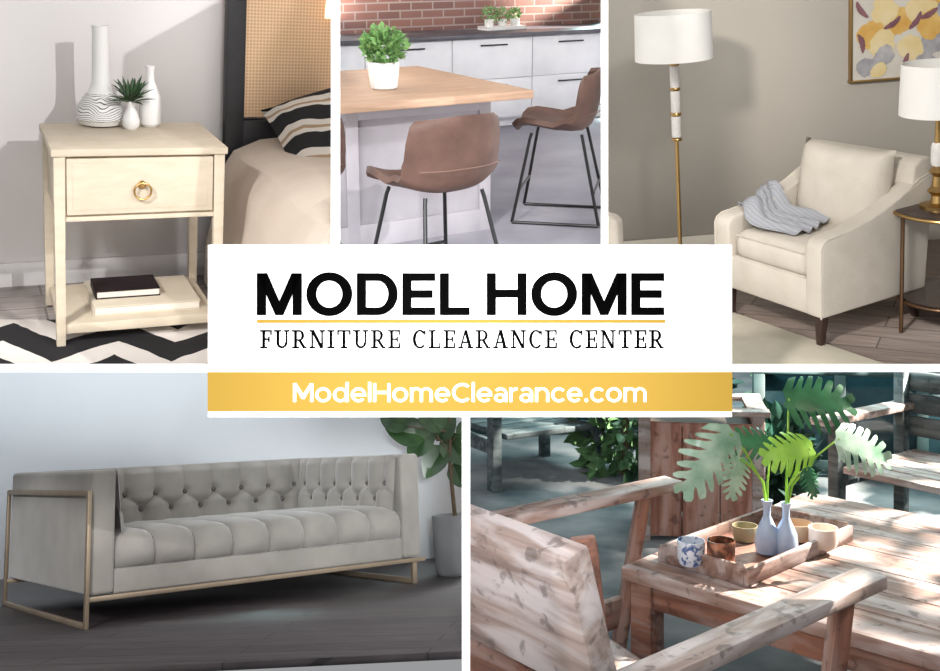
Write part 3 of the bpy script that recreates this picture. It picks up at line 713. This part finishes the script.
b=B();b.lathe([(.158,.325),(.158,.335)],30);obj('soil',b,mt('soil',(50,42,36),None,.9),t)
BRK=mt('bark',(110,92,72),(88,72,56),.8,scale=20)
b=B();b.tube([(-.03,0,.33),(-.04,0,.5),(-.05,.01,.65),(-.04,0,.85),(-.03,0,1.05)],[.014,.013,.012,.01,.008],8);obj('trunk',b,BRK,t)
FG=mt('fiddle_leaf',(62,92,52),(32,58,34),.35,scale=9)
for (px,py,L,ang_) in ((406,432,.27,165),(394,422,.2,160),(420,444,.24,-140),(445,424,.24,60),(434,462,.24,-125),(455,450,.24,-60),(430,418,.24,130),(458,476,.17,-70),(470,430,.2,20)):
    p=RD.at(px,py,pc_.y)-V((pc_.x,pc_.y,0));dv=V((math.cos(R(ang_)),random.uniform(-.3,.3),math.sin(R(ang_))))
    b=B();b.leaf(frame(dv,(random.uniform(-.5,.5),-1,.4),p-dv*L*.5),L,L*.74,8,.12,.16);lf=obj('leaf',b,FG,t)
    b=B();b.tube([p-dv*L*.5,(-.04,0,max(.6,min(1,p.z-.08)))],.004,6);obj('leaf_stalk',b,BRK,lf)

# ================================================================== ROOM E : terrace
CUR=RE
slab_local('floor',(0,0,0),0,-.5,7,1.7,11,-.03,0,mt('terrace_paving',(150,152,154),(62,80,86),.8,scale=2.6,bump=.3,bs=15))
slab_local('wall_back',(0,11,0),0,-.5,8,0,.1,0,2,mt('garden_wall',(60,82,82),(28,46,48),.9,scale=3))
W1=woodm('weathered_wood',[(158,130,118),(130,102,92),(96,74,66)],.78,0,3,.6,16,.3,(182,170,168))
W2=woodm('red_brown_wood',[(150,102,82),(120,78,62),(84,54,45)],.78,0,3,.5,16,.3,(144,122,114))
W3=woodm('dark_teak',[(88,96,96),(60,74,78),(38,50,56)],.78,0,3,.4,14,.3,(108,118,120))
W4=woodm('pale_plank',[(176,160,152),(148,128,120),(110,92,86)],.78,0,3,.6,16,.3,(196,188,188))
ZT=.43
L=RE.g(621,566,ZT);u=V((.72,-.694,0)).normalized();v=V((.694,.72,0)).normalized()
t=thing('coffee_table','low rustic wooden table with planked top under the tray','table',(L.x,L.y,0),math.atan2(u.y,u.x))
LU,LV=1.25,1.05
b=B()
nb=7
for k in range(nb):
    y0=LV*k/nb;y1=LV*(k+1)/nb-.006;b.box((LU/2,(y0+y1)/2,ZT-.018),(LU,y1-y0,.036),.004)
obj('plank_top',b,W1,t)
b=B();b.box((LU/2,.045,ZT-.07),(LU-.08,.03,.07),.004);b.box((LU/2,LV-.045,ZT-.07),(LU-.08,.03,.07),.004);b.box((.045,LV/2,ZT-.07),(.03,LV-.08,.07),.004);b.box((LU-.045,LV/2,ZT-.07),(.03,LV-.08,.07),.004);obj('apron',b,W2,t)
for xx in (.05,LU-.05):
    for yy in (.05,LV-.05):
        b=B();b.box((xx,yy,(ZT-.036)/2),(.065,.065,ZT-.036),.004);obj('leg',b,W2,t)
tl=RE.g(662,558,ZT);tb=RE.g(744,592,ZT);tr_=RE.g(851,544,ZT)
e1=(tb-tl);e2=(tr_-tb);TW=e2.length;at_=math.atan2(e2.y,e2.x);tc=tl+e1*.5+e2*.5
t=thing('serving_tray','rectangular brown wooden tray holding cups and blue bottles','tray',(tc.x,tc.y,ZT),at_)
TD=.28
b=B();b.box((0,0,.007),(TW-.01,TD-.01,.014),.002);obj('bottom',b,W2,t)
for s_ in (-1,1):
    b=B();b.box((0,s_*(TD/2-.007),.022),(TW,.014,.044),.003);obj('side',b,W1,t)
    b=B();b.box((s_*(TW/2-.007),0,.026),(.014,TD-.028,.052),.003);obj('side',b,W1,t)
zc=ZT+.0145
def vessel(name,px,py,prof,mat,label,cat,z=zc,group='tea things on the tray'):
    p=RE.g(px,py,z);b=B();b.lathe(prof,40);return obj(name,b,mat,loc=p,label=label,cat=cat,group=group)
n=NT('blue_white_glaze',.3);c=n.ramp(n.noise(n.map(),75,2),[(.50,(206,212,224)),(.60,(70,96,150))]);n.col(c)
cup=lambda s_,h:[(.024*s_,0),(.034*s_,.004),(.039*s_,.02),(.040*s_,h-.003),(.0395*s_,h),(.037*s_,h),(.035*s_,.02),(.02*s_,.008)]
vessel('tea_cup',691,565,cup(.92,.066),n.m,'blue and white patterned tea cup at left end of wooden tray','cup')
n=NT('brown_glaze',.3);n.col(n.ramp(n.noise(n.map(),30,2),[(.48,(84,50,38)),(.62,(170,110,80))]))
vessel('tea_cup',721,568,cup(.92,.074),n.m,'dark brown glazed tea cup next to the blue patterned cup','cup')
vessel('tea_bowl',797,540,cup(1.1,.05),mt('tan_glaze',(206,176,146),(180,148,120),.3),'tan round bowl behind the blue bottles on tray','bowl')
vessel('tea_cup',823,548,cup(1.0,.058),mt('cream_glaze',(226,210,198),(206,186,172),.3),'cream cup at the right end of wooden tray','cup')
vessel('sugar_bowl',745,541,cup(.9,.045),mt('olive_glaze',(150,140,110),(120,112,86),.3),'small olive bowl at the back of tray, left of the bottles','bowl')
BG=mt('blue_bottle_glaze',(176,192,216),(144,168,202),.2,scale=10)
bot=[(.022,0),(.030,.006),(.033,.03),(.030,.06),(.017,.09),(.010,.105),(.010,.13),(.016,.147),(.012,.147),(.008,.13)]
vessel('blue_bottle',767,554,bot,BG,'left one of two small blue ceramic bottles on tray','bottle',group='blue bottles on the tray')
vessel('blue_bottle',786,555,[(r*.98,z*.97) for r,z in bot],BG,'right one of two small blue ceramic bottles on tray','bottle',group='blue bottles on the tray')
p0=RE.g(767,554,zc)+V((0,0,.135));p1=RE.g(786,555,zc)+V((0,0,.13))-p0
t=thing('monstera_stems','cut stems with large split green leaves standing in the blue bottles','plant',p0)
def mleaf(M4,L,W,seed=0):
    b=B();nl=7;rp=random.Random(seed)
    def wv(s): return W/2*max(.05,(math.sin(PI*min(1,.2+.8*s))**.55))
    for sd in (-1,1):
        for i in range(nl):
            y0=i/nl;y1=(i+1)/nl;g_=(.04 if i<1 else .23+rp.uniform(-.08,.07))/nl;ln_=1+rp.uniform(-.08,.05)
            def pt(fr,s,fw):
                x_=sd*wv(s)*fr*ln_;y_=L*(s*.95-.1+fw*fr*.17) if fr>0 else L*(s*.95-.02)
                return M4@V((x_,y_,-1.1*x_*x_/max(W,.01)+abs(x_)*.2-.26*L*s*s))
            A_=[pt(0,y0,1),pt(.34,y0,1),pt(.5,y0+g_*.9,1),pt(.8,y0+g_*1.2,1),pt(1,y0+g_*1.9,1)];C_=[pt(0,y1,1),pt(.34,y1,1),pt(.5,y1-g_*.4,1),pt(.8,y1-g_*.5,1),pt(.98,y1-g_*1.1,1)]
            b.grid([A_,C_])
    bmesh.ops.remove_doubles(b.bm,verts=b.bm.verts,dist=.0004)
    return b
MG=[mt('monstera_dark',(60,124,80),(36,84,56),.22,scale=15),mt('monstera_bright',(156,202,76),(116,168,58),.25,scale=15),mt('monstera_pale',(188,214,196),(108,154,126),.2,scale=15)]
for k,(px,py,L_,W_,ang_,nx,m_,Y,wh) in enumerate(((820,398,.20,.18,2,.2,0,3.05,1),(790,450,.14,.13,183,-.1,1,2.95,1),(750,440,.15,.11,168,0,0,3.1,0),(712,462,.22,.16,-128,.6,2,2.92,0),(866,447,.18,.14,-18,-.3,2,2.95,1),(738,478,.12,.09,-100,.3,2,3.0,0),(812,482,.08,.06,-70,.2,0,2.85,1))):
    c_=RE.at(px,py,Y)-p0;dv=V((math.cos(R(ang_)),random.uniform(-.3,.05),math.sin(R(ang_)))).normalized()
    b=mleaf(frame(dv,(nx,-.8,.6),c_-dv*L_*.45),L_,W_,k);lf=obj('leaf',b,MG[m_],t,ang=60)
    s0=p1 if wh else V((0,0,0));e=c_-dv*L_*.42
    b=B();b.tube([s0+V((0,0,-.02)),s0+V((e.x-s0.x,e.y-s0.y,0))*.12+V((0,0,.06)),s0+(e-s0)*.6+V((0,0,.03)),e],.003,6);obj('stem',b,MG[1],lf)
# foreground chair
rc=V((.2,2.45,0));t=thing('wooden_armchair','large weathered wooden armchair in the foreground, seen from behind','armchair',rc)
na=RE.g(652,676,.60);nf=RE.g(872,578,.60);fa=V((-.16,2.62,.60));ff=RE.g(674,483,.60)
pk('arm',na-(nf-na)*.12,nf,.075,.03,(0,0,1),W4,t,rc)
pk('arm',fa,ff,.078,.03,(0,0,1),W1,t,rc)
E=RE.g(594,545,.85);bd=V((-.61,.79,0)).normalized();fd=V((.79,.61,0))
for k,(zt1,zb1) in enumerate(((.85,.59),(.57,.36))):
    hh=zt1-zb1;c0=E+V((0,0,(zt1+zb1)/2-.85))+fd*(.85-zt1)*.35
    pk('back_board',c0,c0+bd*.86,hh,.055,(fd+V((0,0,.3))),W2 if k else W4,t,rc)
for e_ in (E+bd*.08+fd*.052,E+bd*.78+fd*.052):
    pk('back_post',V((e_.x,e_.y,.83)),V((e_.x,e_.y,0))+fd*.12,.045,.045,(1,0,0),W2,t,rc)
for A_,F_ in ((na,nf),(fa,ff)):
    dd_=(F_-A_).normalized();q_=F_-dd_*.12
    pk('front_leg',V((q_.x,q_.y,.585)),V((q_.x,q_.y,0))-dd_*.14,.06,.036,(1,0,0),W2,t,rc)
    pk('side_rail',A_+V((0,0,-.34)),q_-dd_*.08+V((0,0,-.32)),.03,.08,(0,0,1),W2,t,rc)
n1=na+V((.03,.03,-.34));n2=nf-(nf-na)*.38+V((0,0,-.33));f1=fa+V((0,0,-.34));f2=ff-(ff-fa)*.38+V((0,0,-.33))
for k in range(5):
    s0=k/5+.03;s1=(k+1)/5-.02
    pk('seat_slat',f1.lerp(f2,(s0+s1)/2),n1.lerp(n2,(s0+s1)/2),.12,.025,(0,0,1),W4,t,rc)
def rustic(loc,rz,label,mat,w_=.6,d_=.6,hb=.75,ha=.52,hs=.32,matb=None):
    t=thing('wooden_armchair',label,'armchair',loc,rz);matb=matb or mat
    for k in range(5):
        b=B();b.box((0,-d_/2+d_*(k+.5)/5,hs),(w_-.1,d_/5-.012,.028),.004);obj('seat_slat',b,mat,t)
    for s_ in (-1,1):
        b=B();b.box((s_*w_/2,-.03,ha),(.09,d_+.12,.03),.006);obj('arm',b,mat,t)
        b=B();b.box((s_*w_/2,-d_/2+.04,ha/2-.01),(.05,.06,ha-.02),.005);obj('leg',b,matb,t)
        b=B();b.box((s_*w_/2,d_/2-.02,hb/2),(.05,.05,hb),.005);obj('leg',b,matb,t)
        b=B();b.box((s_*w_/2,0,hs-.05),(.03,d_-.1,.07),.004);obj('side_rail',b,matb,t)
    for k in range(3):
        z_=hs+.06+(hb-hs-.06)*(k+.5)/3;b=B();b.box((0,d_/2+.02,z_),(w_+.04,.03,(hb-hs-.06)/3-.015),.005);obj('back_board',b,matb,t)
    return t
c=RE.g(948,575);rustic((c.x+.1,c.y+.35,0),R(-52),'grey wooden armchair at the right edge behind the table',W4,.6,.55,.66,.5,.3,W3)
c=RE.g(525,488);rustic((c.x,c.y+.3,0),R(30),'dark wooden armchair in the left background behind foreground arm',W3,.62,.55,.56,.42,.26)
c=RE.g(710,545);t=thing('wooden_planter','upright reddish planked wooden planter box standing behind the table','planter',(c.x,c.y+.22,0),R(-9))
bw,bd_,bh=.46,.36,.53
for sx_ in (-1,1):
    for sy in (-1,1):
        b=B();b.box((sx_*bw/2,sy*bd_/2,bh/2),(.05,.05,bh),.004);obj('corner_post',b,W4,t)
W5=woodm('upright_red_wood',[(190,138,122),(162,110,94),(124,80,68)],.78,2,3,.4,14,.3,(196,164,154))
for sy in (-1,1):
    for k in range(3):
        b=B();b.box((-bw/2+bw*(k+.5)/3,sy*bd_/2,bh/2-.01),(bw/3-.004,.022,bh-.06),.003);obj('plank',b,W5,t)
for sx_ in (-1,1):
    for k in range(3):
        b=B();b.box((sx_*bw/2,-bd_/2+bd_*(k+.5)/3,bh/2-.01),(.022,bd_/3-.006,bh-.06),.003);obj('plank',b,W5,t)
b=B()
for sy in (-1,1): b.box((0,sy*bd_/2,bh+.008),(bw+.09,.08,.022),.003);b.box((sy*bw/2,0,bh+.0085),(.08,bd_-.07,.0215),.003)
obj('rim',b,W4,t)
b=B();b.box((0,0,bh-.07),(bw-.03,bd_-.03,.02));obj('soil',b,mt('planter_soil',(60,50,44),(40,34,30),.9,scale=40),t)
DTF=mt('dark_teal_frame',(48,78,80),(36,60,62),.6);DGL=mt('dark_glass',(40,70,78),(16,34,40),.12,scale=2)
for (px,py,ry,lab) in ((880,478,-8,'dark teal framed glazed screen in the right background, behind the grey chair'),(560,434,6,'dark teal framed glazed screen in the far left background, behind the dark chair')):
    q=RE.g(px,py);t=thing('glazed_screen',lab,'screen',(q.x,q.y,0),R(ry),'glazed screens at the back of the terrace')
    b=B()
    for xx in (-.6,-.2,.2,.6): b.box((xx,0,.75),(.06,.05,1.5),.005)
    for zz_ in (.05,.55,1.1): b.box((0,0,zz_),(1.26,.05,.07),.005)
    obj('frame',b,DTF,t)
    b=B();b.box((0,0,.75),(1.2,.012,1.4));obj('glass_panel',b,DGL,t)
DG=mt('garden_foliage',(100,142,90),(26,58,42),.55,scale=3)
DG2=mt('dark_garden_foliage',(50,100,84),(14,36,32),.55,scale=3)
for (px,py,r_,lab,m_,n_,sc_) in ((622,474,.30,'tall leafy green bush between the dark chair and the planter box',DG,600,(.8,.6,1.5)),(808,442,.34,'leafy bush behind the split-leaf stems, left of the glazed screen',DG,520,(.9,.6,1.05)),(676,428,.36,'dark low bush behind the planter box, beside the tall green bush',DG2,600,(1,.6,1)),(768,500,.2,'small dark bush directly behind the right side of the planter box',DG2,420,(1,.6,1.2))):
    q=RE.g(px,py);t=thing('garden_bush',lab,'bush',q,0,'bushes in the terrace background')
    b=B();b.tube([(0,0,0),(.02,0,r_)],[.03,.02],8);obj('trunk',b,BRK,t)
    b=B();b.foliage((0,0,r_*.95),r_*.95,n_,.09,.055,sc_,int(px));obj('foliage',b,m_,t)
LP=V((4.2,4.6,3.6));TG=V((.9,3.4,.3));mid=LP.lerp(TG,.36)
t=thing('overhanging_shadow_caster','leafy branch overhanging the terrace beyond the right edge','shadow caster',mid)  # unseen leaves added in the spot's path to cast dappled shadow
b=B();b.tube([(1.6,.6,.2),(.8,.3,.1),(0,0,0),(-.5,-.3,-.05)],[.05,.04,.025,.01],8);obj('branch',b,BRK,t)
b=B();b.foliage((0,0,0),.95,600,.16,.10,(1,1,.8),77);obj('foliage',b,DG,t)

# ================================================================== place rooms and clip
bpy.context.view_layer.update()
for rm in (RA,RB,RC,RD,RE,RF):
    for o in rm.tops: o.matrix_basis=rm.M@o.matrix_basis
bpy.context.view_layer.update()
M3=MC.to_3x3()
def plane(k,val):
    if k=='xr': n=V((F,-(val-CX),0))
    elif k=='xl': n=-V((F,-(val-CX),0))
    elif k=='yb': n=V((0,CY-val,-F))
    else: n=-V((0,CY-val,-F))
    return EYE,(M3@n).normalized()
def clip(o,pls):
    Mw=o.matrix_world.copy();inv=Mw.inverted();m3=Mw.to_3x3().transposed()
    for co,no in pls:
        c=inv@co;n=(m3@no).normalized()
        ds=[(v.co-c).dot(n) for v in o.data.vertices]
        if not ds or max(ds)<=1e-5: continue
        if min(ds)>=0: bpy.data.objects.remove(o,do_unlink=True);return
        if o.data.users>1: o.data=o.data.copy()
        bm=bmesh.new();bm.from_mesh(o.data)
        closed=not any(e.is_boundary for e in bm.edges)
        r=bmesh.ops.bisect_plane(bm,geom=list(bm.verts)+list(bm.edges)+list(bm.faces),plane_co=c,plane_no=n,clear_outer=True,clear_inner=False)
        if closed:
            es=[e for e in r['geom_cut'] if isinstance(e,bmesh.types.BMEdge) and e.is_valid]
            try: bmesh.ops.holes_fill(bm,edges=es,sides=0)
            except Exception as ex: pass
        bm.to_mesh(o.data);bm.free()
for rm in (RA,RB,RC,RD,RE):
    pls=[plane(*c) for c in rm.clips]+[(MC@V((0,DW+.002,0)),M3@V((0,-1,0)))]
    for o in list(rm.tops):
        if o.name.startswith('overhanging'): continue
        for q in list(o.children_recursive)+[o]:
            if q.type=='MESH': clip(q,pls)

# ================================================================== lights
w=bpy.data.worlds.new('World');bpy.context.scene.world=w;w.use_nodes=True
w.node_tree.nodes['Background'].inputs[0].default_value=(.97,.98,1,1);w.node_tree.nodes['Background'].inputs[1].default_value=.33
area(RF,(0,-1.0,1.2),(0,2.8,-.3),42,1.6)
spot(RF,(1.6,.4,1.0),(-1.0,3.4,.1),300,34,(1,.99,.98),.02)
spot(RB,(1.5,1.5,4.5),(0,7.5,.5),640,40,(1,.98,.97),.3)
spot(RC,(-1.0,1.0,3.0),(1.4,5,.5),600,40,(1,.97,.93),.2)
spot(RD,(-2.2,.8,2.6),(-1.2,5.6,.3),760,46,(1,.99,.97),.25)
wpt=RD.at(440,440,8.3)
spot(RD,(.25,.3,.95),wpt,1300,32,(.96,.99,1),.15,1.0)
spot(RE,LP,TG,7600,75,(1,.90,.79),.02)
area(RE,(1.6,6.6,3.3),(1.4,5.2,0),210,2.0,(.70,1,1))  # added fill light, brightens the dark terrace background
area(RE,(-1.5,2.5,2.6),(.8,3.2,.4),24,1.2,(.88,.95,1))  # added fill light from the left, no source of its own there
# ================================================================== camera
cd=bpy.data.cameras.new('camera');co=bpy.data.objects.new('camera',cd);COL.objects.link(co)
cd.sensor_width=36;cd.lens=F/940*36;cd.shift_y=-(335.5-CY)/940;cd.clip_end=100
co.matrix_world=MC@MX.Rotation(PI/2,4,'X')
bpy.context.scene.camera=co
bpy.context.scene.view_settings.view_transform='Standard'
